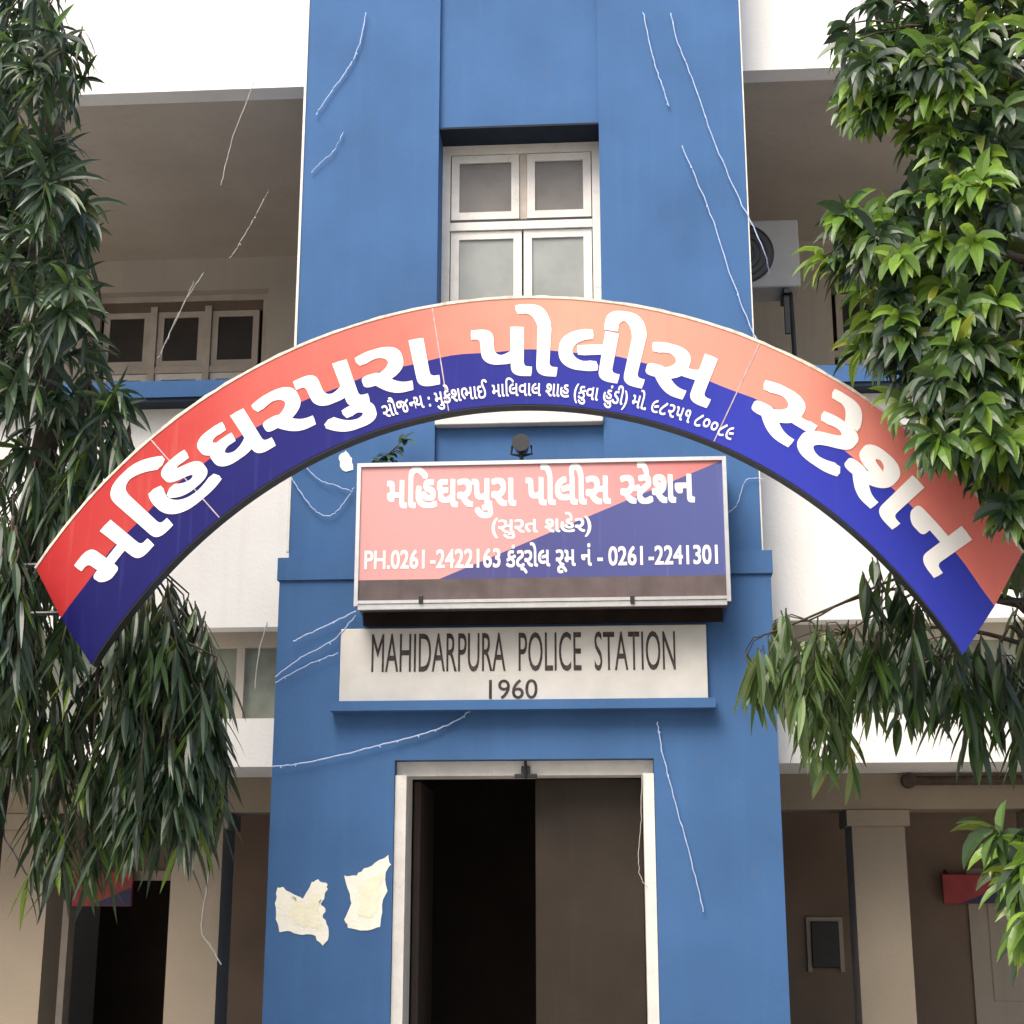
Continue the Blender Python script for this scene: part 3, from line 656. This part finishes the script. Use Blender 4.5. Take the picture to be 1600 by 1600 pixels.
for bl, n in blobsH:
    hub = at(bl[0]*.75+20, bl[1]-80, -1.5)
    for i in range(n):
        c = pick(bl); hang(cr, tw, c, 8, .24, .030, (lambda y, t, q=bl[1]: 0 if random.random() < (.85 if q < 1190 else .62) else (1 if random.random() < .7 else 2)))
        if i % 4 == 0: tw.tube([hub, hub.lerp(c, .5)+Vector((0, 0, .04)), c], .008, 5, .004)
br = MB()
for q in [(255, 900), (240, 1060), (60, 800), (160, 640), (20, 500), (60, 250), (40, 120), (-90, 300), (-60, 900)]:
    c = at(q[0], q[1], -1.55); b = Vector((at(80, q[1]+90, -1.48).x, -1.48, at(80, q[1]+120, -1.48).z)); limb(br, [b, b.lerp(c, .5)+Vector((0, 0, .06)), c], .03, .012, 7)
br.v and br.build('branch', BARK, TL, True); tw.build('twig', BARK, TL, True)
cr.build('crown', [LEAF_D, LEAF_G, LEAF_Y], TL)

# ---------- right broad leaved tree, nearer than the arch
r0 = at(1700, 1480, -2.75)
TR = thing('broadleaf_tree', 'bright green tree with glossy leaf whorls at the upper right', 'tree', (r0.x, -2.75, 0))
tp = [(r0.x+.02, -2.75, 0), r0, at(1700, 1000, -2.75), at(1690, 600, -2.7), at(1700, 250, -2.6), at(1690, -80, -2.6)]
m = MB(); limb(m, tp, .10, .05, 10); m.build('trunk', BARK, TR, True)
cr = MB(); tw = MB(); br = MB()
def gslot(y, t):
    if y > .72: return 2 if t > .35 or random.random() < .5 else 1
    if y < .4: return 1 if random.random() < .35 else 0
    return 1 if random.random() < .8 else 2
blobsR = [((1640, -60, 110, 80, -3.1, -2.1), 30), ((1420, 40, 110, 60, -3.1, -2.1), 26), ((1560, 30, 90, 70, -3.1, -2.1), 26), ((1570, 800, 60, 90, -2.35, -1.6), 34), ((1520, 700, 50, 60, -2.35, -1.7), 16), ((1400, 110, 80, 60, -3.1, -2.1), 26), ((1365, 130, 45, 50, -3.0, -2.4), 10), ((1520, 170, 110, 130, -3.2, -1.9), 60), ((1490, 330, 100, 90, -3.2, -1.9), 44), ((1345, 375, 75, 45, -3.1, -2.4), 22), ((1420, 420, 80, 70, -3.1, -2.0), 30), ((1530, 480, 100, 120, -3.2, -1.9), 56), ((1400, 520, 80, 45, -3.1, -2.2), 22), ((1480, 600, 70, 80, -3.2, -2.65), 26), ((1560, 640, 70, 100, -3.2, -2.65), 34), ((1475, 668, 35, 40, -3.2, -2.75), 9), ((1580, 760, 40, 60, -3.1, -2.65), 14), ((1700, 380, 70, 380, -3.1, -1.8), 34), ((1580, 1330, 40, 60, -3.2, -2.7), 9), ((1630, 1400, 40, 80, -3.2, -2.7), 8)]
for bl, n in blobsR:
    hub = at(bl[0]+60, bl[1]-10, -2.65)
    bx_ = at(1690, bl[1]+70, -2.65)
    limb(br, [bx_, bx_.lerp(hub, .5)+Vector((0, 0, .05)), hub], .026, .011, 7)
    for _ in range(n):
        c = pick(bl); out = c-hub; out.z = abs(out.z)*.3
        rosette(cr, tw, c, out*.6+Vector((random.gauss(-.05, .12), random.gauss(-.14, .12), .22)), 11, .165, .046, 1.9, gslot, c.lerp(hub, .5))
br.build('branch', BARK, TR, True); tw.build('twig', BARK, TR, True)
cr.build('crown', [LEAF_D, LEAF_G, LEAF_Y], TR)

# ---------- right weeping tree behind the arch end
w0 = at(1640, 1480, -1.3)
TX = thing('weeping_tree', 'olive green drooping tree hanging behind the right end of the arch', 'tree', (w0.x, -1.3, 0))
m = MB(); limb(m, [(w0.x, -1.3, 0), w0, at(1630, 1000, -1.3), at(1600, 700, -1.3), at(1580, 500, -1.35)], .075, .035, 10); m.build('trunk', BARK, TX, True)
cr = MB(); tw = MB(); br = MB()
blobsX = [((1245, 985, 50, 40, -1.9, -1.0), 24), ((1300, 1005, 75, 50, -1.9, -.9), 46), ((1290, 1070, 45, 35, -1.8, -1.0), 16), ((1170, 1010, 28, 22, -1.7, -1.3), 8), ((1310, 1115, 22, 25, -1.7, -1.1), 7), ((1400, 990, 70, 60, -2.0, -1.0), 34), ((1385, 905, 50, 45, -2.0, -1.2), 12), ((1490, 1020, 75, 50, -2.0, -.9), 40), ((1530, 1070, 50, 30, -1.9, -1.0), 9), ((1580, 1060, 50, 90, -2.0, -.9), 26), ((1640, 980, 60, 160, -2.0, -.9), 30)]
for bl, n in blobsX:
    hub = at(bl[0]+20, bl[1]-15, -1.4); bx_ = at(1610, bl[1]-60, -1.3)
    limb(br, [bx_, bx_.lerp(hub, .5)+Vector((0, 0, .16)), hub], .013, .004, 7)
    for i in range(int(n*.62)):
        c = pick(bl); hang(cr, tw, c, 7, .23*random.uniform(.7, 1.25), .040, (lambda y, t, q=bl[0]: (0 if random.random() < .5 else 1) if q > 1340 else (2 if random.random() < .75 else 1)))
        if i % 3 == 0: tw.tube([hub, hub.lerp(c, .5)+Vector((0, 0, .03)), c], .004, 5, .002)
br.build('branch', BARK, TX, True); tw.build('twig', BARK, TX, True)
cr.build('crown', [LEAF_D, LEAF_G, LEAF_O], TX)

# ---------- seedling on the light box
p = at(600, 716, -.14)
TS = thing('seedling', 'small leafy sprig growing on top of the light box sign', 'plant', (p.x, -.14, LZ1))
cr = MB(); tw = MB(); tip = at(632, 686, -.14); b0 = Vector((at(585, 720, -.14).x, -.14, LZ1+.003))
tw.tube([b0, b0.lerp(tip, .5)+Vector((0, 0, .01)), tip], .005, 6, .002); tw.build('stem', BARK, TS, True)
for k in range(38):
    t = random.uniform(0, 1); q = b0.lerp(tip, t); cr.cur = 0 if random.random() < .8 else 1
    leaf(cr, q, Vector((random.uniform(-.6, 1), random.uniform(-1, .2), random.uniform(-.3, .6))), random.uniform(.06, .10), .036, .8, Vector((0, -.5, 1)))
cr.build('leaf', [LEAF_D, LEAF_G], TS)
